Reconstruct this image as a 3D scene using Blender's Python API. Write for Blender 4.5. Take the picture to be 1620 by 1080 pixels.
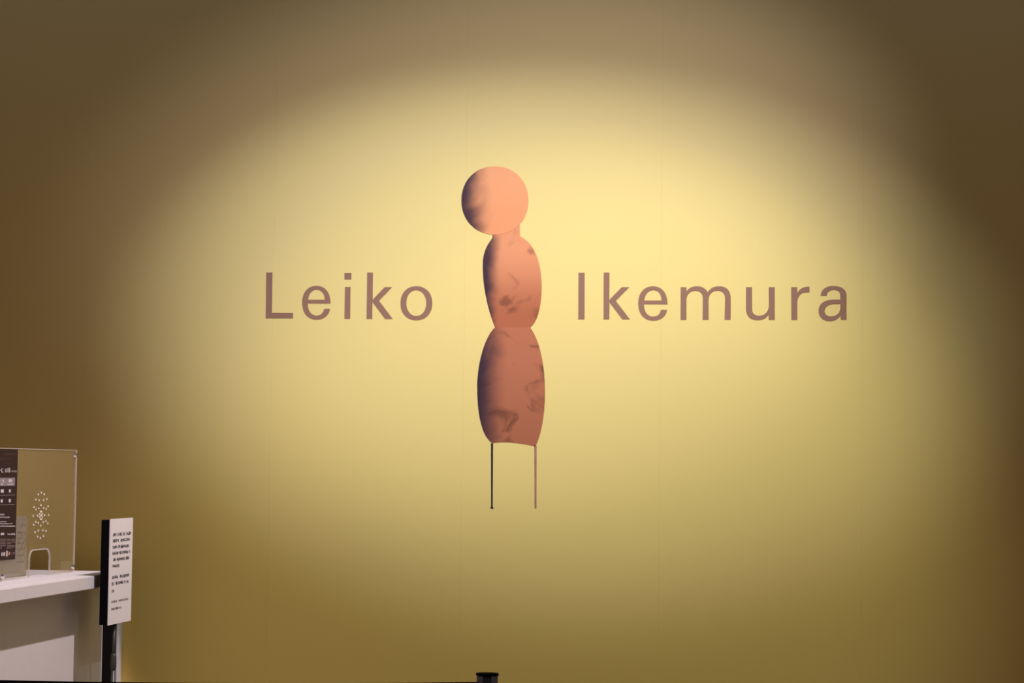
import bpy, bmesh, math, random
from mathutils import Vector, Matrix

for o in list(bpy.data.objects):
    bpy.data.objects.remove(o)
scene = bpy.context.scene
COL = scene.collection

# ------------------------------------------------------------------ camera
F_PX = 3460.0                       # focal length in pixels of the 1620 x 1080 frame
EYE = Vector((0.0, 0.0, 1.53))
PITCH, ROLL, YAW = 0.05769, 0.01238, 0.14091
fwd = Vector((-math.sin(YAW) * math.cos(PITCH), math.cos(YAW) * math.cos(PITCH), math.sin(PITCH)))
r0 = Vector((math.cos(YAW), math.sin(YAW), 0))
u0 = r0.cross(fwd)
RIGHT = r0 * math.cos(ROLL) + u0 * math.sin(ROLL)
UP = -r0 * math.sin(ROLL) + u0 * math.cos(ROLL)
cam_d = bpy.data.cameras.new('camera')
cam_d.sensor_fit = 'HORIZONTAL'
cam_d.sensor_width = 36.0
cam_d.lens = F_PX * 36.0 / 1620.0
cam = bpy.data.objects.new('camera', cam_d)
COL.objects.link(cam)
cam.matrix_world = Matrix.Translation(EYE) @ Matrix((RIGHT, UP, -fwd)).transposed().to_4x4()
scene.camera = cam

# ------------------------------------------------------------------ world, lamps, exposure
vs = scene.view_settings
vs.view_transform = 'Standard'
vs.look = 'None'
vs.exposure = 0.0
vs.gamma = 1.0
vs.use_curve_mapping = False
world = bpy.data.worlds.new('world')
scene.world = world
world.use_nodes = True
bg = world.node_tree.nodes['Background']
bg.inputs[0].default_value = (0.150, 0.117, 0.115, 1)
bg.inputs[1].default_value = 1.0

WALL_Y = 10.3


def spot_lamp(name, pos, aim, half, blend, watts, color, radius=0.04):
    d = bpy.data.lights.new(name, 'SPOT')
    d.energy = watts
    d.color = color
    d.spot_size = 2 * half
    d.spot_blend = blend
    d.shadow_soft_size = radius
    o = bpy.data.objects.new(name, d)
    COL.objects.link(o)
    o.location = pos
    o.rotation_euler = (Vector(aim) - Vector(pos)).to_track_quat('-Z', 'Y').to_euler()
    return o


WATT = 39.5


def track_spot(name, pos, aim, half, blend, spread, rgb):
    """cool-white museum spot; rgb is its strength per channel, spread the oval of its lens"""
    k = max(rgb)
    o = spot_lamp(name, pos, aim, half, blend, k * WATT, tuple(c / k for c in rgb))
    o.scale = (spread, 1.0, 1.0)
    return o


# three museum spots on the ceiling track washing the wall
track_spot('track_spot_low', (-0.408, 7.132, 3.90), (-1.17, WALL_Y, 1.25), 0.479, 0.729, 1.15, (5.35, 5.95, 5.3))
track_spot('track_spot_middle', (-1.589, 6.111, 4.598), (-1.342, WALL_Y, 2.271), 0.265, 0.834, 1.796, (14.5, 18.0, 27.7))
track_spot('track_spot_high', (0.004, 5.188, 4.594), (-1.439, WALL_Y, 2.794), 0.259, 1.0, 1.517, (11.6, 12.7, 25.1))
# downlight over the ticket counter
spot_lamp('counter_downlight', (-1.50, 8.70, 4.54), (-3.50, 8.60, 0.6), 0.374, 0.05, 690, (1.0, 0.85, 0.88), 0.03)
# unseen cool fill lamp, added to brighten and blue the wall's top
top_fill = bpy.data.lights.new('added_top_fill', 'AREA')
top_fill.shape = 'RECTANGLE'
top_fill.size, top_fill.size_y = 9.0, 0.15
top_fill.energy = 24.0
top_fill.color = (0.06, 0.32, 1.0)
top_fill_o = bpy.data.objects.new('added_top_fill', top_fill)
COL.objects.link(top_fill_o)
top_fill_o.location = (-1.6, 9.3, 5.3)
top_fill_o.rotation_euler = (math.radians(35), 0, 0)


# ------------------------------------------------------------------ pixel rays
def ray(px, py):
    return RIGHT * (px - 810) - UP * (py - 540) + fwd * F_PX


def on_y(px, py, y):
    d = ray(px, py)
    return EYE + d * (y / d.y)


def on_x(px, py, x):
    d = ray(px, py)
    return EYE + d * (x / d.x)


def on_z(px, py, z):
    d = ray(px, py)
    return EYE + d * ((z - EYE.z) / d.z)


# ------------------------------------------------------------------ helpers
def mat(name, color, rough=0.5, metal=0.0, noise=0.0, scale=40.0, bump=0.0, spec=0.5):
    m = bpy.data.materials.new(name)
    m.use_nodes = True
    nt = m.node_tree
    b = nt.nodes['Principled BSDF']
    b.inputs['Roughness'].default_value = rough
    b.inputs['Metallic'].default_value = metal
    b.inputs['Specular IOR Level'].default_value = spec
    tc = nt.nodes.new('ShaderNodeTexCoord')
    nz = nt.nodes.new('ShaderNodeTexNoise')
    nz.inputs['Scale'].default_value = scale
    nz.inputs['Detail'].default_value = 4
    nt.links.new(tc.outputs['Object'], nz.inputs['Vector'])
    rp = nt.nodes.new('ShaderNodeValToRGB')
    rp.color_ramp.elements[0].position = 0.3
    rp.color_ramp.elements[1].position = 0.7
    rp.color_ramp.elements[0].color = tuple(c * (1 - noise) for c in color) + (1,)
    rp.color_ramp.elements[1].color = tuple(min(1, c * (1 + noise)) for c in color) + (1,)
    nt.links.new(nz.outputs['Fac'], rp.inputs['Fac'])
    nt.links.new(rp.outputs['Color'], b.inputs['Base Color'])
    if bump:
        bp = nt.nodes.new('ShaderNodeBump')
        bp.inputs['Strength'].default_value = bump
        bp.inputs['Distance'].default_value = 0.002
        nt.links.new(nz.outputs['Fac'], bp.inputs['Height'])
        nt.links.new(bp.outputs['Normal'], b.inputs['Normal'])
    return m


def link(name, me, m=None, parent=None):
    o = bpy.data.objects.new(name, me)
    COL.objects.link(o)
    if me is not None and m is not None:
        me.materials.append(m)
    if parent is not None:
        o.parent = parent
        o.matrix_parent_inverse = Matrix.Translation(-parent.location)
    return o


def tag(o, label, cat, group=None):
    o['label'] = label
    o['category'] = cat
    if group:
        o['group'] = group
    return o


def empty(name, loc, label, cat, group=None):
    o = bpy.data.objects.new(name, None)
    COL.objects.link(o)
    o.empty_display_size = 0.1
    o.location = loc
    return tag(o, label, cat, group)


def bm_box(bm, lo, hi):
    vs_ = [bm.verts.new((x, y, z)) for x in (lo[0], hi[0]) for y in (lo[1], hi[1]) for z in (lo[2], hi[2])]
    for f in ((0, 1, 3, 2), (4, 6, 7, 5), (0, 4, 5, 1), (2, 3, 7, 6), (0, 2, 6, 4), (1, 5, 7, 3)):
        bm.faces.new([vs_[i] for i in f])
    return vs_


def finish(name, bm, m, parent=None, smooth=False, bevel=0.0, seg=2):
    bmesh.ops.recalc_face_normals(bm, faces=bm.faces)
    if bevel:
        bmesh.ops.bevel(bm, geom=list(bm.edges), offset=bevel, segments=seg, affect='EDGES', clamp_overlap=True)
    me = bpy.data.meshes.new(name)
    bm.to_mesh(me)
    bm.free()
    if smooth:
        for p in me.polygons:
            p.use_smooth = True
    return link(name, me, m, parent)


def box(name, lo, hi, m, parent=None, bevel=0.0, seg=2):
    bm = bmesh.new()
    bm_box(bm, lo, hi)
    return finish(name, bm, m, parent, bevel=bevel, seg=seg)


def lathe(name, center, prof, m, parent=None, seg=32, flat_edges=True):
    """prof: list of (radius, z) from bottom to top, closed with caps."""
    bm = bmesh.new()
    rings = []
    for r, z in prof:
        rings.append([bm.verts.new((center[0] + r * math.cos(2 * math.pi * k / seg),
                                    center[1] + r * math.sin(2 * math.pi * k / seg), center[2] + z)) for k in range(seg)])
    for a, b in zip(rings[:-1], rings[1:]):
        for k in range(seg):
            f = bm.faces.new((a[k], a[(k + 1) % seg], b[(k + 1) % seg], b[k]))
            f.smooth = True
    bm.faces.new(list(reversed(rings[0])))
    bm.faces.new(rings[-1])
    for e in bm.edges:
        if len(e.link_faces) == 2 and e.calc_face_angle(0) > 0.6:
            e.smooth = False
    return finish(name, bm, m, parent)


def plate(name, loops, to3d, normal, thick, m, parent=None):
    """Flat sheet cut to 2-D loops (outer loops and holes), filled and given a thickness along normal."""
    cu = bpy.data.curves.new(name + '_outline', 'CURVE')
    cu.dimensions = '2D'
    cu.fill_mode = 'BOTH'
    cu.extrude = 0.5
    for lp in loops:
        sp = cu.splines.new('POLY')
        sp.points.add(len(lp) - 1)
        for p, (a, b) in zip(sp.points, lp):
            p.co = (a, b, 0, 1)
        sp.use_cyclic_u = True
    tmp = bpy.data.objects.new('outline', cu)
    COL.objects.link(tmp)
    dg = bpy.context.evaluated_depsgraph_get()
    me = bpy.data.meshes.new_from_object(tmp.evaluated_get(dg))
    bpy.data.objects.remove(tmp)
    bpy.data.curves.remove(cu)
    n = Vector(normal)
    for v in me.vertices:
        base = to3d(v.co.x, v.co.y)
        v.co = Vector(base) + n * (thick if v.co.z > 0 else 0.0)
    me.materials.clear()
    bm = bmesh.new()
    bm.from_mesh(me)
    bmesh.ops.remove_doubles(bm, verts=bm.verts, dist=1e-6)
    bmesh.ops.recalc_face_normals(bm, faces=bm.faces)
    for f in bm.faces:
        f.smooth = False
    bm.to_mesh(me)
    bm.free()
    me.name = name
    return link(name, me, m, parent)


def path(*items, n=14):
    """Points and ('C', c1, c2, end) cubic pieces to a polyline."""
    out = []
    for it in items:
        if it[0] == 'C':
            p0, p1, p2, p3 = out[-1], it[1], it[2], it[3]
            for k in range(1, n + 1):
                t = k / n
                s = 1 - t
                out.append(tuple(s ** 3 * p0[i] + 3 * s * s * t * p1[i] + 3 * s * t * t * p2[i] + t ** 3 * p3[i] for i in (0, 1)))
        else:
            out.append(tuple(it))
    if (out[0][0] - out[-1][0]) ** 2 + (out[0][1] - out[-1][1]) ** 2 < 1e-9:
        out.pop()
    return out


def oval(cx, cy, rx, ry, n=48, e=2.0):
    r = []
    for k in range(n):
        a = 2 * math.pi * k / n
        c, s = math.cos(a), math.sin(a)
        r.append((cx + rx * math.copysign(abs(c) ** (2 / e), c), cy + ry * math.copysign(abs(s) ** (2 / e), s)))
    return r


# ------------------------------------------------------------------ materials
M_wall = mat('ochre_wall_paper', (0.74, 0.50, 0.135), 0.85, noise=0.012, scale=260, bump=0.05, spec=0.15)
M_floor = mat('brown_wood_floor', (0.20, 0.16, 0.12), 0.45, noise=0.15, scale=6)
M_vinyl = mat('mauve_brown_vinyl', (0.275, 0.120, 0.054), 0.7, noise=0.02, scale=50, spec=0.2)
M_white = mat('white_laminate', (0.74, 0.71, 0.71), 0.45, noise=0.01, scale=20)
M_black = mat('black_board', (0.004, 0.0035, 0.005), 0.9, noise=0.1, scale=30, spec=0.06)
M_blackplastic = mat('black_plastic', (0.012, 0.011, 0.014), 0.35, noise=0.1, scale=60)
M_cap = mat('matt_black_cap', (0.006, 0.005, 0.007), 0.95, noise=0.1, scale=60, spec=0.03)
M_headgrey = mat('dark_violet_grey_plastic', (0.20, 0.18, 0.235), 0.4, noise=0.08, scale=60)
M_belt = mat('black_webbing', (0.010, 0.010, 0.012), 0.85, noise=0.2, scale=300, bump=0.3, spec=0.2)
M_steel = mat('brushed_grey_steel', (0.075, 0.07, 0.065), 0.42, metal=0.4, noise=0.05, scale=80)
M_chrome = mat('bright_chrome', (0.75, 0.75, 0.76), 0.15, metal=1.0, noise=0.02, scale=80)
M_paper = mat('white_paper', (0.80, 0.75, 0.76), 0.8, noise=0.01, scale=30, spec=0.2)
M_ink = mat('dark_ink', (0.025, 0.02, 0.022), 0.8, noise=0.05, scale=30, spec=0.1)
M_poster = mat('dark_brown_poster', (0.045, 0.028, 0.022), 0.9, noise=0.04, scale=20, spec=0.05)
M_pwhite = mat('poster_white_ink', (0.62, 0.57, 0.58), 0.6, noise=0.02, scale=20)
M_pgrey = mat('poster_grey_ink', (0.25, 0.21, 0.225), 0.6, noise=0.03, scale=20)
M_pdim = mat('poster_taupe_ink', (0.30, 0.23, 0.22), 0.6, noise=0.03, scale=20)
M_pred = mat('poster_dark_red_ink', (0.075, 0.032, 0.022), 0.6, noise=0.03, scale=20)
M_porange = mat('poster_orange_ink', (0.55, 0.20, 0.11), 0.6, noise=0.03, scale=20)
M_pviolet = mat('poster_violet_ink', (0.18, 0.13, 0.26), 0.6, noise=0.03, scale=20)
M_sheet = mat('grey_notice_sheet', (0.22, 0.20, 0.20), 0.6, noise=0.04, scale=12)
M_sheetink = mat('notice_sheet_ink', (0.13, 0.115, 0.115), 0.7, noise=0.04, scale=12)


def acrylic(name, haze, tint=(0.97, 0.97, 0.97), painted_haze=(0.8, 0.65, 0.30)):  # default tint paints the wall's yellow reflection into the sheet as haze
    m = bpy.data.materials.new(name)
    m.use_nodes = True
    nt = m.node_tree
    nt.nodes.clear()
    out = nt.nodes.new('ShaderNodeOutputMaterial')
    tr = nt.nodes.new('ShaderNodeBsdfTransparent')
    tr.inputs[0].default_value = tint + (1,)
    gl = nt.nodes.new('ShaderNodeBsdfGlossy')
    gl.inputs['Roughness'].default_value = 0.03
    df = nt.nodes.new('ShaderNodeBsdfDiffuse')
    df.inputs[0].default_value = painted_haze + (1,)
    nz = nt.nodes.new('ShaderNodeTexNoise')
    nz.inputs['Scale'].default_value = 3.0
    mr = nt.nodes.new('ShaderNodeMapRange')
    mr.inputs['To Min'].default_value = haze * 0.8
    mr.inputs['To Max'].default_value = haze * 1.2
    nt.links.new(nz.outputs['Fac'], mr.inputs['Value'])
    a = nt.nodes.new('ShaderNodeMixShader')
    b = nt.nodes.new('ShaderNodeMixShader')
    nt.links.new(mr.outputs['Result'], a.inputs[0])
    nt.links.new(tr.outputs[0], a.inputs[1])
    nt.links.new(df.outputs[0], a.inputs[2])
    b.inputs[0].default_value = 0.05
    nt.links.new(a.outputs[0], b.inputs[1])
    nt.links.new(gl.outputs[0], b.inputs[2])
    nt.links.new(b.outputs[0], out.inputs['Surface'])
    return m


M_acrylic = acrylic('clear_acrylic', 0.10)
M_acryledge = acrylic('polished_acrylic_edge', 0.45, (0.9, 0.9, 0.9), (0.85, 0.82, 0.78))


def wash(name, low, high, z_low, z_high, dark, x_dark, x_clear, amount, seed):
    """Watercolour wash printed on vinyl: pale to deep with height, a dark stain along one side, random blooms."""
    m = bpy.data.materials.new(name)
    m.use_nodes = True
    nt = m.node_tree
    b = nt.nodes['Principled BSDF']
    b.inputs['Roughness'].default_value = 0.75
    b.inputs['Specular IOR Level'].default_value = 0.15
    tc = nt.nodes.new('ShaderNodeTexCoord')
    sep = nt.nodes.new('ShaderNodeSeparateXYZ')
    nt.links.new(tc.outputs['Object'], sep.inputs[0])
    mapn = nt.nodes.new('ShaderNodeMapping')
    mapn.inputs['Location'].default_value = (seed, 0, seed * 2)
    nt.links.new(tc.outputs['Object'], mapn.inputs['Vector'])
    nz = nt.nodes.new('ShaderNodeTexNoise')
    nz.inputs['Scale'].default_value = 7.0
    nz.inputs['Detail'].default_value = 5
    nz.inputs['Distortion'].default_value = 0.8
    nt.links.new(mapn.outputs[0], nz.inputs['Vector'])

    def rng(sock, a, c, lo=0.0, hi=1.0):
        r = nt.nodes.new('ShaderNodeMapRange')
        r.interpolation_type = 'SMOOTHSTEP'
        r.inputs['From Min'].default_value = a
        r.inputs['From Max'].default_value = c
        r.inputs['To Min'].default_value = lo
        r.inputs['To Max'].default_value = hi
        nt.links.new(sock, r.inputs['Value'])
        return r.outputs['Result']

    def mixc(f, c1, c2):
        x = nt.nodes.new('ShaderNodeMix')
        x.data_type = 'RGBA'
        nt.links.new(f, x.inputs[0])
        for s, c in ((x.inputs[6], c1), (x.inputs[7], c2)):
            if isinstance(c, tuple):
                s.default_value = c + (1,)
            else:
                nt.links.new(c, s)
        return x.outputs[2]

    def math_(op, a, c):
        n = nt.nodes.new('ShaderNodeMath')
        n.operation = op
        n.use_clamp = True
        for s, v in ((n.inputs[0], a), (n.inputs[1], c)):
            if isinstance(v, float):
                s.default_value = v
            else:
                nt.links.new(v, s)
        return n.outputs[0]

    base = mixc(rng(sep.outputs['Z'], z_low, z_high), low, high)
    deep = tuple(c * 0.45 for c in low)
    blooms = math_('MULTIPLY', rng(nz.outputs['Fac'], 0.52, 0.66), amount)
    base = mixc(blooms, base, deep)
    wob = nt.nodes.new('ShaderNodeMath')
    wob.operation = 'MULTIPLY_ADD'
    wob.inputs[1].default_value = 0.10
    nt.links.new(nz.outputs['Fac'], wob.inputs[0])
    nt.links.new(sep.outputs['X'], wob.inputs[2])
    side = rng(wob.outputs[0], x_dark + 0.05, x_clear + 0.05, 1.0, 0.0)
    base = mixc(math_('MULTIPLY', side, 0.95), base, dark)
    nt.links.new(base, b.inputs['Base Color'])
    return m


# ------------------------------------------------------------------ setting
fl = box('floor', (-9, -5, -0.1), (7, WALL_Y + 0.12, 0.0), M_floor)
fl['kind'] = 'structure'
wall = box('wall_back', (-9, WALL_Y + 0.012, 0), (7, WALL_Y + 0.12, 5.2), M_wall)
wall['kind'] = 'structure'
PITCH_X = 0.94
for k in range(-7, 8):
    x = -1.692 + PITCH_X * k
    bm = bmesh.new()
    bm_box(bm, (x + 0.0001, WALL_Y + 0.0001 * (k % 2), 0.0), (x + PITCH_X - 0.0001, WALL_Y + 0.0125, 5.2))
    finish('wall_panel', bm, M_wall, wall)


# ------------------------------------------------------------------ wall lettering
def wall_px(px, py):
    return on_y(px, py, WALL_Y)


TOWARD = (0, -1, 0)
LETTER_T = 0.002


def letter(name, loops, ox, parent, tr=None):
    def to3d(a, b):
        # a, b: position on the wall in photo pixels (b measured downwards and negated for the curve fill)
        return wall_px(a, -b)
    lp = []
    for l in loops:
        pts = [(ox + a / 10.8, 420 + b / 10.8) for a, b in l]
        if tr:
            pts = [tr(*p) for p in pts]
        lp.append([(a, -b) for a, b in pts])
    return plate(name, lp, to3d, TOWARD, LETTER_T, M_vinyl, parent)


E_OUT = path((1220, 648), ('C', (1222, 460), (1130, 345), (980, 345)), ('C', (830, 345), (735, 460), (735, 632)),
             ('C', (735, 810), (830, 922), (985, 922)), ('C', (1110, 922), (1200, 845), (1212, 738)), (1113, 738),
             ('C', (1095, 812), (1055, 852), (985, 852)), ('C', (890, 852), (832, 775), (832, 648)))
E_EYE = path((838, 583), ('C', (845, 480), (905, 412), (985, 412)), ('C', (1070, 412), (1118, 475), (1121, 583)))

w1 = empty('wall_lettering', wall_px(550, 504), 'five-letter word in flat mauve-brown vinyl letters on the ochre wall', 'lettering')
letter('letter', [[(122, 118), (228, 118), (218, 806), (580, 808), (577, 900), (113, 900)]], 410, w1)
letter('letter', [E_OUT, E_EYE], 410, w1)
letter('letter', [[(1467, 365), (1562, 365), (1555, 908), (1458, 908)], [(1458, 126), (1577, 126), (1575, 235), (1458, 235)]], 410, w1)
letter('letter', [[(443, 118), (540, 118), (536, 582), (742, 367), (870, 367), (645, 600), (878, 909), (748, 909), (534, 622), (528, 909), (432, 909)]], 540, w1)
letter('letter', [oval(1283, 642, 272, 291, e=2.15), oval(1281, 640, 169, 218, e=2.15)], 540, w1)

w2 = empty('wall_lettering', wall_px(1130, 505), 'seven-letter word in flat mauve-brown vinyl letters on the ochre wall', 'lettering')
letter('letter', [[(110, 122), (216, 122), (213, 917), (105, 917)]], 905, w2)
letter('letter', [[(541, 118), (640, 118), (637, 585), (850, 368), (980, 368), (748, 602), (990, 918), (858, 918), (640, 628), (636, 918), (537, 918)]], 905, w2)
letter('letter', [E_OUT, E_EYE], 410, w2,
       tr=lambda x, y: (1009.6 + (x - 478.06) * 1.033, 452.6 + (y - 451.9) * 1.019))
letter('letter', [path((289, 369), (388, 369), (390, 440), ('C', (430, 380), (490, 352), (570, 352)), ('C', (650, 352), (715, 385), (752, 455)),
                         ('C', (795, 385), (860, 352), (945, 352)), ('C', (1075, 352), (1145, 430), (1145, 560)), (1143, 925), (1040, 925), (1048, 560),
                         ('C', (1048, 480), (1000, 430), (915, 430)), ('C', (825, 430), (768, 490), (766, 590)), (766, 925), (664, 925), (667, 560),
                         ('C', (667, 480), (620, 430), (540, 430)), ('C', (455, 430), (393, 490), (388, 580)), (387, 925), (287, 925))], 1050, w2)
letter('letter', [path((-214, 368), (-112, 368), (-110, 740), ('C', (-110, 810), (-65, 855), (5, 855)), ('C', (105, 855), (170, 790), (175, 680)),
                         (173, 368), (277, 368), (277, 926), (172, 926), (172, 835), ('C', (130, 900), (70, 932), (-20, 932)),
                         ('C', (-140, 932), (-216, 860), (-216, 740)))], 1200, w2)
letter('letter', [path((557, 368), (659, 368), (662, 468), ('C', (700, 395), (770, 355), (870, 360)), (870, 460),
                         ('C', (740, 440), (662, 500), (662, 640)), (662, 927), (560, 927))], 1200, w2)
letter('letter', [path((1060, 517), ('C', (1065, 410), (1150, 347), (1280, 347)), ('C', (1420, 347), (1502, 410), (1502, 515)), (1503, 926), (1408, 926),
                         (1397, 855), ('C', (1360, 915), (1290, 948), (1215, 948)), ('C', (1095, 948), (1025, 880), (1025, 775)),
                         ('C', (1025, 650), (1120, 583), (1290, 580)), (1397, 580), (1395, 500), ('C', (1392, 445), (1350, 417), (1280, 417)),
                         ('C', (1215, 417), (1165, 450), (1165, 517))),
                    path((1397, 655), (1290, 657), ('C', (1185, 660), (1128, 710), (1128, 775)), ('C', (1128, 830), (1170, 865), (1240, 865)),
                         ('C', (1330, 865), (1395, 810), (1397, 720)))], 1200, w2)

# ------------------------------------------------------------------ wall figure: a plain watercolour doll shape
fig = empty('wall_figure', wall_px(808, 804), 'tall salmon and brown watercolour figure with thin legs, stuck flat on the ochre wall', 'wall graphic')


def figure_part(name, pts, m, lift=0.0):
    o = plate(name, [[(a, -b) for a, b in pts]], lambda a, b: wall_px(a, -b) + Vector((0, -lift, 0)), TOWARD, 0.0012, m, fig)
    # put the part's own origin at its centre so that the wash runs in its own coordinates
    me = o.data
    c = sum((v.co for v in me.vertices), Vector()) / len(me.vertices)
    me.transform(Matrix.Translation(-c))
    o.location = c
    return o


DARK = (0.026, 0.013, 0.018)
PX = 10.5 / F_PX       # metres per photo pixel on the wall
M_head = wash('salmon_wash', (0.73, 0.25, 0.077), (0.78, 0.29, 0.092), -0.15, 0.15, DARK, -0.135, -0.01, 0.0, 1.3)
M_torso = wash('rose_brown_wash', (0.40, 0.105, 0.033), (0.68, 0.235, 0.08), -0.20, 0.15, DARK, -0.125, -0.05, 0.75, 4.1)
M_skirt = wash('red_brown_wash', (0.37, 0.105, 0.037), (0.43, 0.125, 0.044), -0.25, 0.25, DARK, -0.16, -0.02, 0.9, 2.2)
M_legd = mat('dark_brown_wash', (0.045, 0.028, 0.022), 0.75, noise=0.2, scale=20, spec=0.15)
M_legl = mat('rust_wash', (0.36, 0.15, 0.08), 0.75, noise=0.2, scale=20, spec=0.15)
figure_part('skirt', path((783, 518), ('C', (768, 530), (754, 575), (755, 615)), ('C', (755, 655), (762, 690), (779, 701)),
                          ('C', (800, 697), (830, 702), (847, 706)), ('C', (860, 680), (863, 640), (862, 610)),
                          ('C', (861, 570), (852, 535), (839, 518))), M_skirt)
figure_part('torso', path((783, 518), ('C', (772, 490), (762, 450), (764, 412)), ('C', (766, 392), (774, 384), (779, 376)), (779, 355), (822, 350),
                          (823, 374), ('C', (845, 384), (856, 412), (857, 450)), ('C', (857, 480), (852, 508), (839, 518))), M_torso)
figure_part('head', oval(783, 317, 53, 54, e=2.1), M_head, 0.0013)
figure_part('leg', path((776.6, 701), (780.2, 701), (779.6, 800), (781, 804.5), (775.5, 804.5), (776.9, 800)), M_legd)
figure_part('leg', path((845.2, 704), (849, 705), (848.6, 804), (845.6, 804)), M_legl)

# ------------------------------------------------------------------ ticket counter
TOP = 1.02
ctr = empty('ticket_counter', (-3.6, 8.4, 0), 'white ticket counter carrying the clear acrylic screen', 'counter')
box('body', (-4.05, 7.0, 0.08), (-3.365, 9.998, 0.958), M_white, ctr, bevel=0.002)
box('front_panel', (-3.3655, 7.0, 0.08), (-3.35, 9.985, 0.957), M_white, ctr, bevel=0.0015)
box('edge_strip', (-3.3655, 9.986, 0.08), (-3.350, 9.999, 0.957), M_white, ctr, bevel=0.001)
box('plinth', (-4.0, 7.05, 0.0), (-3.42, 9.95, 0.08), M_black, ctr)
box('worktop', (-4.05, 7.0, 0.960), (-3.352, 9.998, TOP), M_white, ctr, bevel=0.003)
box('rear_ledge', (-3.3515, 9.5905, 0.962), (-3.264, 9.998, TOP - 0.001), M_white, ctr, bevel=0.003)
box('front_ledge', (-3.3505, 7.0, 0.962), (-3.245, 9.590, TOP), M_white, ctr, bevel=0.003)

# black sheet as the gap's shade, and white panel end by the wall
gp = box('gap_shade_sheet', (-3.41, 10.002, 0), (-3.362, on_x(186.2, 1050, -3.362).y, 0.93), M_black, bevel=0.001)
tag(gp, 'black sheet standing in for the shade between the white counter and the wall', 'panel')
a = on_x(186.5, 1050, -3.35).y
wp = box('white_end_panel', (-3.362, a, 0), (-3.35, WALL_Y - 0.002, 0.93), M_white, bevel=0.002)
tag(wp, 'narrow white upright panel standing against the ochre wall', 'panel')

# ------------------------------------------------------------------ acrylic screen
SX = -3.461
scr = empty('acrylic_screen', (SX, 9.2, TOP), 'clear acrylic counter screen with speaking holes and a hatch', 'screen')
S_TOP, S_Y0, S_Y1 = 1.588, 8.25, 9.892
n0, n1, nz_ = 9.303, 9.562, 1.140
rad = 0.045
outer = [(S_Y0, TOP + 0.002), (n0, TOP + 0.002), (n0, nz_ - rad)]
for k in range(1, 7):
    t = k / 6 * math.pi / 2
    outer.append((n0 + rad - rad * math.cos(t), nz_ - rad + rad * math.sin(t)))
for k in range(0, 7):
    t = k / 6 * math.pi / 2
    outer.append((n1 - rad + rad * math.sin(t), nz_ - rad + rad * math.cos(t)))
outer += [(n1, TOP + 0.002), (S_Y1, TOP + 0.002), (S_Y1, S_TOP), (S_Y0, S_TOP)]
# speaking holes, read off as pixels in the 491 x 1080 enlargement of [40,760,90,870]
hole_px = [(243, 182), (196, 210), (288, 206), (157, 290), (206, 300), (274, 297), (326, 281), (236, 377), (126, 406), (347, 394),
           (157, 442), (201, 425), (277, 421), (317, 434), (228, 476), (247, 476), (217, 512), (256, 512), (184, 540), (290, 532), (116, 544),
           (354, 530), (218, 560), (256, 558), (237, 536), (228, 594), (244, 594), (154, 637), (195, 650), (270, 643), (313, 626), (121, 680), (342, 662),
           (232, 694), (196, 774), (264, 768), (145, 794), (313, 777), (183, 866), (274, 857), (226, 888)]
holes = []
for hx, hy in hole_px:
    p = on_x(40 + hx * 50 / 491, 760 + hy * 110 / 1080, SX)
    holes.append((p.y, p.z))
HR_Y, HR_Z = 0.0092, 0.0052
plate('acrylic_sheet', [outer] ,
      lambda y, z: (SX - 0.003, y, z), (1, 0, 0), 0.006, M_acrylic, scr)
# polished rims: hatch edge, free edges, hole rims
bm = bmesh.new()
for y, z in holes:
    o1, o2 = oval(y, z, HR_Y, HR_Z, n=10), oval(y, z, HR_Y * 0.25, HR_Z * 0.25, n=10)
    for xo in (SX + 0.0025,):
        v1 = [bm.verts.new((xo, a_, b_)) for a_, b_ in o1]
        v2 = [bm.verts.new((xo - 0.005, a_, b_)) for a_, b_ in o2]
        for k in range(10):
            bm.faces.new((v1[k], v1[(k + 1) % 10], v2[(k + 1) % 10], v2[k]))
        bm.faces.new(v2)
M_hole = mat('frosted_hole_rim', (0.85, 0.80, 0.72), 0.4, noise=0.02, scale=50)
hr = finish('hole_rims', bm, M_hole, scr)
hr['kind'] = 'stuff'


def rim(name, pts, m, w=0.0024):
    bm_ = bmesh.new()
    prev = None
    for i, (y, z) in enumerate(pts):
        q0 = Vector(pts[max(0, i - 1)])
        q1 = Vector(pts[min(len(pts) - 1, i + 1)])
        t = (q1 - q0).normalized()
        nrm = Vector((-t.y, t.x))
        ring = [bm_.verts.new((SX + dx, y + nrm.x * s * w, z + nrm.y * s * w)) for dx, s in ((-0.0032, -1), (0.0032, -1), (0.0032, 1), (-0.0032, 1))]
        if prev:
            for k in range(4):
                bm_.faces.new((prev[k], prev[(k + 1) % 4], ring[(k + 1) % 4], ring[k]))
        prev = ring
    return finish(name, bm_, m, scr)


rim('hatch_edge', outer[1:17], M_acryledge)
rim('side_edge', [(S_Y1 - 0.002, TOP + 0.004), (S_Y1 - 0.002, S_TOP - 0.002)], M_acryledge, 0.003)
rim('top_edge', [(S_Y0, S_TOP - 0.001), (S_Y1, S_TOP - 0.001)], M_acryledge, 0.0012)
for yy, zz in ((S_Y1 - 0.035, S_TOP - 0.024), (S_Y1 - 0.03, TOP + 0.025), (on_x(1.5, 909, SX).y, TOP + 0.022), (S_Y0 + 0.04, TOP + 0.03)):
    bm = bmesh.new()
    bmesh.ops.create_cone(bm, cap_ends=True, segments=16, radius1=0.012, radius2=0.009, depth=0.012,
                          matrix=Matrix.Translation((SX + 0.009, yy, zz)) @ Matrix.Rotation(math.pi / 2, 4, 'Y'))
    sc = finish('standoff_bolt', bm, M_chrome, scr)
    sc['label'] = 'small chrome standoff bolt'
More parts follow.
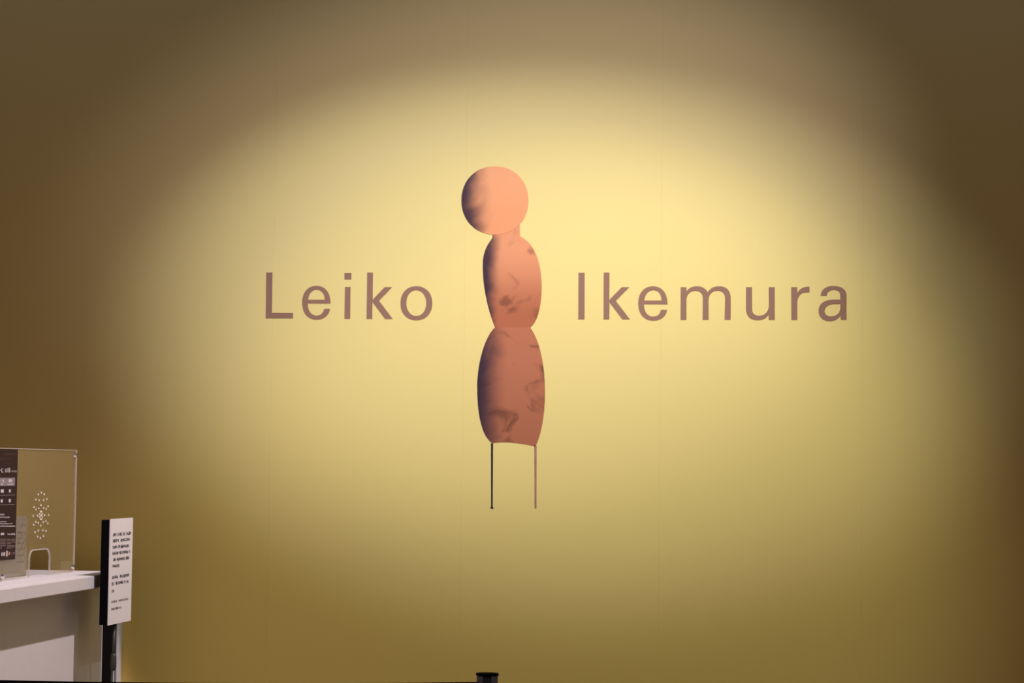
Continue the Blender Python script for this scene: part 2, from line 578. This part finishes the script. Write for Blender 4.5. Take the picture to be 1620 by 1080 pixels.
for yy in (S_Y1 - 0.03, on_x(1.5, 909, SX).y, S_Y0 + 0.04):
    box('foot_bracket', (SX - 0.045, yy - 0.025, TOP + 0.0005), (SX - 0.004, yy + 0.025, TOP + 0.05), M_acrylic, scr, bevel=0.002)

# ------------------------------------------------------------------ price poster on the screen
PXX = SX + 0.0042
py1 = on_x(28.3, 709.8, PXX).y
pz1 = on_x(28.3, 710.5, PXX).z
pz0 = on_x(24, 884, PXX).z
py0 = py1 - 0.40
post = empty('price_poster', (PXX, py1, pz0), 'dark brown printed price notice stuck on the acrylic screen', 'poster')
box('sheet', (PXX, py0, pz0), (PXX + 0.0006, py1, pz1), M_poster, post)


def marks(name, rects, m, x, thick=0.0004):
    """Flat printed marks given as pixel rectangles, laid on the plane X = x."""
    bm_ = bmesh.new()
    for (ax, ay, bx, by) in rects:
        p, q_ = on_x(ax, by, x), on_x(bx, ay, x)
        zc0 = on_x((ax + bx) / 2, by, x).z
        zc1 = on_x((ax + bx) / 2, ay, x).z
        bm_box(bm_, (x, p.y, zc0), (x + thick, q_.y, zc1))
    o_ = finish(name, bm_, m, post)
    o_['kind'] = 'stuff'
    return o_


rr = random.Random(5)


def blobs(x0, x1, y0, y1, step=1.5):
    """illegible small type: a run of little strokes between x0 and x1"""
    out = []
    x = x0
    while x < x1:
        w = rr.uniform(0.6, 1.1) * step * 0.7
        a_, b_ = rr.uniform(0, .3), rr.uniform(.7, 1)
        out.append((x, y0 + (y1 - y0) * a_, min(x + w, x1), y0 + (y1 - y0) * b_))
        x += w + step * 0.35 * rr.uniform(.5, 1.4)
    return out


X1 = PXX + 0.0006
marks('red_heading', blobs(7, 26, 717, 720) + blobs(1, 15, 724.5, 727.5) + blobs(8, 18, 732.5, 734), M_pred, X1)
marks('table_band', [(-30, 755.5, 23.6, 768.5)], M_pgrey, X1)
w = [(0, 743, 1.6, 744), (2.2, 740.5, 3, 747), (3, 745.8, 5, 747), (3.4, 741, 4.6, 742),
     (8, 741.5, 8.8, 745), (9.4, 741, 10, 745), (7.8, 745.6, 11, 746.6), (11.4, 740.3, 12.2, 746.5),
     (13.2, 739.6, 14, 747), (14.6, 739.6, 15.8, 747), (13.2, 742.6, 15.8, 743.6)]
w += [(1, 773.8, 5.8, 779), (14, 773.8, 17, 778.6), (1, 789.6, 4.4, 794.6), (13.8, 789, 17, 794.2)]
w += blobs(0, 7, 812, 815) + blobs(0, 15, 816.5, 819) + blobs(0, 10, 824, 826, .9) + blobs(0, 20, 827.3, 829.2, .9) + blobs(0, 24, 831, 833, .9)
w += [(1, 842.5, 6.5, 846)] + blobs(12, 24, 842.8, 846.4, 2)
w += [(2, 873.6, 4, 879), (5.2, 873.4, 7.8, 879), (9.6, 871, 12, 880)]
marks('white_print', w, M_pwhite, X1)
X2 = X1 + 0.0005
marks('header_print', [(1, 760, 2.2, 761), (4, 758.2, 6, 763), (13.6, 757.6, 18.6, 762.4), (1.6, 764.6, 5, 766.8)] + blobs(11.4, 20.4, 764.6, 767, 1.6), M_pwhite, X2)
w = [(-30, 783, 23.6, 783.7), (-30, 798.3, 23.2, 799)]
for y in (852, 854.4, 856.8, 859.2):
    w += blobs(0, 9.6, y, y + 1.4, 1.1) + blobs(11, 24 - (y > 858) * 6, y, y + 1.4, 1.1)
for y in (862, 864.2, 866.2):
    w += blobs(0, 9 if y < 864 else 3, y, y + 1.2, 1) + blobs(11, 23.6 - (y > 866) * 4, y, y + 1.2, 1)
w += blobs(17.4, 26.6, 743.4, 747, 1.6)
marks('taupe_print', w, M_pdim, X1)
marks('orange_print', [(13.4, 872.6, 16, 877.6)], M_porange, X1)
marks('red_print', [(17.6, 872.6, 20, 877.4)], M_pred, X1)
marks('violet_print', [(21.2, 872.4, 23, 876.6)], M_pviolet, X1)

# grey notice standing behind the screen
gx = -3.53
gy1 = on_x(43, 860, gx).y
gz1 = on_x(40, 816, gx).z
gn = empty('desk_notice', (gx, gy1 - 0.2, TOP), 'grey desk notice with faint lines standing behind the acrylic screen', 'notice')
box('board', (gx - 0.006, gy1 - 0.42, TOP + 0.0005), (gx, gy1, gz1), M_sheet, gn, bevel=0.002)
box('foot', (gx - 0.09, gy1 - 0.40, TOP + 0.0005), (gx - 0.006, gy1 - 0.03, TOP + 0.012), M_sheet, gn, bevel=0.002)
for k, yy in enumerate((842, 851, 859.5, 868.5, 878.5, 888.5)):
    pa, pb = on_x(27, yy + 1.5, gx), on_x(37.5, yy - 1.8, gx)
    box('print_line', (gx, pa.y, pa.z), (gx + 0.0005, pb.y, pb.z), M_sheetink, gn)

# ------------------------------------------------------------------ sign stand in front of the counter
GX = -3.17
p_tl, p_br = on_x(174.5, 821, GX), on_x(207, 981.5, GX)
sy0, sy1, sz1, sz0 = p_tl.y, p_br.y, p_tl.z, p_br.z
bx0 = on_y(158.6, 900, sy0).x
sg = empty('sign_stand', ((GX + bx0) / 2, (sy0 + sy1) / 2, 0), 'black boxed sign on a slim pole with a white printed sheet', 'sign')
box('sign_box', (bx0, sy0 + 0.001, sz0 + 0.002), (GX - 0.003, sy1 - 0.003, sz1 - 0.004), M_black, sg, bevel=0.001)
sheet = box('notice_sheet', (GX - 0.003, sy0, sz0), (GX, sy1, sz1), M_paper, sg, bevel=0.0008)
SW, SH = sy1 - sy0, sz1 - sz0


def glyph_line(bm_, v, ua, ub, h, seed, step):
    """one line of small print, too blurred to read: clusters of short strokes"""
    g = random.Random(seed)
    u = ua
    while u < ub - step * 0.5:
        if g.random() < 0.12:
            u += step * 0.7
            continue
        w_ = step * 0.82
        for k in range(5 if step > .04 else 3):
            if step < .04 or g.random() < 0.72:
                uu = u + g.uniform(0, w_ * .75)
                lo = (GX, sy0 + SW * uu, sz1 - SH * (v + h * g.uniform(.2, .5)))
                hi = (GX + 0.0006, sy0 + SW * (uu + step * .20), sz1 - SH * (v - h * g.uniform(.2, .5)))
            else:
                vv = v + h * g.uniform(-.45, .35)
                lo = (GX, sy0 + SW * u, sz1 - SH * (vv + h * .16))
                hi = (GX + 0.0006, sy0 + SW * (u + w_), sz1 - SH * vv)
            bm_box(bm_, lo, hi)
        u += step


for i, (v, ua, ub, h, st) in enumerate(((.148, .13, .89, .034, .052), (.207, .13, .89, .034, .052), (.267, .13, .87, .034, .052), (.326, .13, .88, .034, .052),
                                        (.386, .13, .86, .034, .052), (.447, .13, .46, .032, .052), (.553, .13, .90, .034, .052), (.612, .13, .86, .034, .052),
                                        (.682, .13, .26, .032, .052), (.783, .13, .88, .026, .036), (.852, .13, .58, .026, .036))):
    bm = bmesh.new()
    glyph_line(bm, v, ua, ub, h, 10 + i, st)
    o = finish('text_line', bm, M_ink, sheet)
    o.matrix_parent_inverse = Matrix.Identity(4)
    o['kind'] = 'stuff'

pc = on_x(179.6, 1040, (GX + bx0) / 2)
pole_y = pc.y
pole_x = (GX + bx0) / 2
zc1, zc0 = on_y(179, 1033.5, pole_y).z, on_y(179, 1060, pole_y).z
zm = on_y(179, 1048.5, pole_y).z
lathe('upper_pole', (pole_x, pole_y, 0), [(0.0078, zc0), (0.0078, sz0 + 0.01)], M_steel, sg, 20)
lathe('lower_pole', (pole_x, pole_y, 0), [(0.0098, 0.010), (0.0098, zc0 + 0.01)], M_steel, sg, 20)
cl = lathe('clamp_collar', (pole_x, pole_y, 0), [(0.0100, zc0), (0.0132, zc0 + 0.012), (0.0138, zm - 0.002), (0.0142, zm), (0.0138, zm + 0.003), (0.0132, zc1 - 0.012),
                                                 (0.0118, zc1 - 0.003), (0.009, zc1)], M_steel, sg, 24)
lathe('base_plate', (pole_x, pole_y, 0), [(0.14, 0.0), (0.14, 0.008), (0.13, 0.012), (0.02, 0.014)], M_steel, sg, 40)

# ------------------------------------------------------------------ belt barrier
H_ST = 0.95
pst = on_z(771, 1064.5, H_ST)
R_H = 0.5 * 36 * pst.length / F_PX * 0.99
px2, py2 = -2.78, 5.75


def stanchion(x, y, label):
    t = empty('belt_post', (x, y, 0), label, 'barrier post', 'belt barrier posts')
    lathe('base', (x, y, 0), [(0.165, 0.0), (0.165, 0.012), (0.15, 0.022), (0.05, 0.034), (0.03, 0.05)], M_blackplastic, t, 40)
    lathe('post_tube', (x, y, 0), [(0.025, 0.05), (0.025, H_ST - 0.085)], M_blackplastic, t, 28)
    lathe('belt_head', (x, y, 0), [(0.026, H_ST - 0.09), (R_H * 0.93, H_ST - 0.085), (R_H * 0.93, H_ST - 0.004)], M_blackplastic, t, 36)
    lathe('cap', (x, y, 0), [(R_H * 0.97, H_ST - 0.006), (R_H, H_ST - 0.005), (R_H, H_ST - 0.001), (R_H * 0.97, H_ST)], M_cap, t, 36)
    for a_ in range(4):
        an = a_ * math.pi / 2 + math.radians(45) + 0.14
        bm_ = bmesh.new()
        prev_ = None
        for k in range(7):
            b_ = an + math.radians(-22 + 44 * k / 6)
            c_, s_ = math.cos(b_), math.sin(b_)
            ring = [bm_.verts.new((x + c_ * r_, y + s_ * r_, z_)) for r_, z_ in ((R_H * .90, H_ST - .078), (R_H * .965, H_ST - .078), (R_H * .965, H_ST - .0065), (R_H * .90, H_ST - .0065))]
            if prev_:
                for j in range(4):
                    bm_.faces.new((prev_[j], prev_[(j + 1) % 4], ring[(j + 1) % 4], ring[j]))
            else:
                bm_.faces.new(ring)
            prev_ = ring
        bm_.faces.new(prev_)
        finish('belt_guide', bm_, M_headgrey, t)
    return t


st1 = stanchion(pst.x, pst.y, 'black belt post standing clear in front of the lettered wall')
st2 = stanchion(px2, py2, 'black belt post in front of the white ticket counter')
# belt between the two heads, sagging a little
bm = bmesh.new()
A, B = Vector((px2, py2)), Vector((pst.x, pst.y))
dirv = (B - A).normalized()
A, B = A + dirv * R_H * 0.93, B - dirv * R_H * 0.93
nv = Vector((-dirv.y, dirv.x)) * 0.0008


def belt_point(px, py):
    """where the photo's belt edge meets the upright plane through both posts: (t along the belt, height)"""
    d = ray(px, py)
    n2 = Vector((-dirv.y, dirv.x))
    s_ = (A - EYE.xy).dot(n2) / d.xy.dot(n2)
    p_ = EYE + d * s_
    return (p_.xy - A).dot(dirv) / (B - A).length, p_.z


(t0, z0), (t1, z1), (t2, z2) = belt_point(0, 1075.4), belt_point(190, 1078.6), belt_point(700, 1079.0)
prev = None
for k in range(41):
    t = k / 40
    p = A.lerp(B, t)
    top = z0 * (t - t1) * (t - t2) / ((t0 - t1) * (t0 - t2)) + z1 * (t - t0) * (t - t2) / ((t1 - t0) * (t1 - t2)) + z2 * (t - t0) * (t - t1) / ((t2 - t0) * (t2 - t1))
    ring = [bm.verts.new((p.x + s * nv.x, p.y + s * nv.y, z)) for s, z in ((-1, top - 0.048), (1, top - 0.048), (1, top), (-1, top))]
    if prev:
        for j in range(4):
            bm.faces.new((prev[j], prev[(j + 1) % 4], ring[(j + 1) % 4], ring[j]))
    else:
        bm.faces.new(ring)
    prev = ring
bm.faces.new(prev)
finish('belt', bm, M_belt, st1)
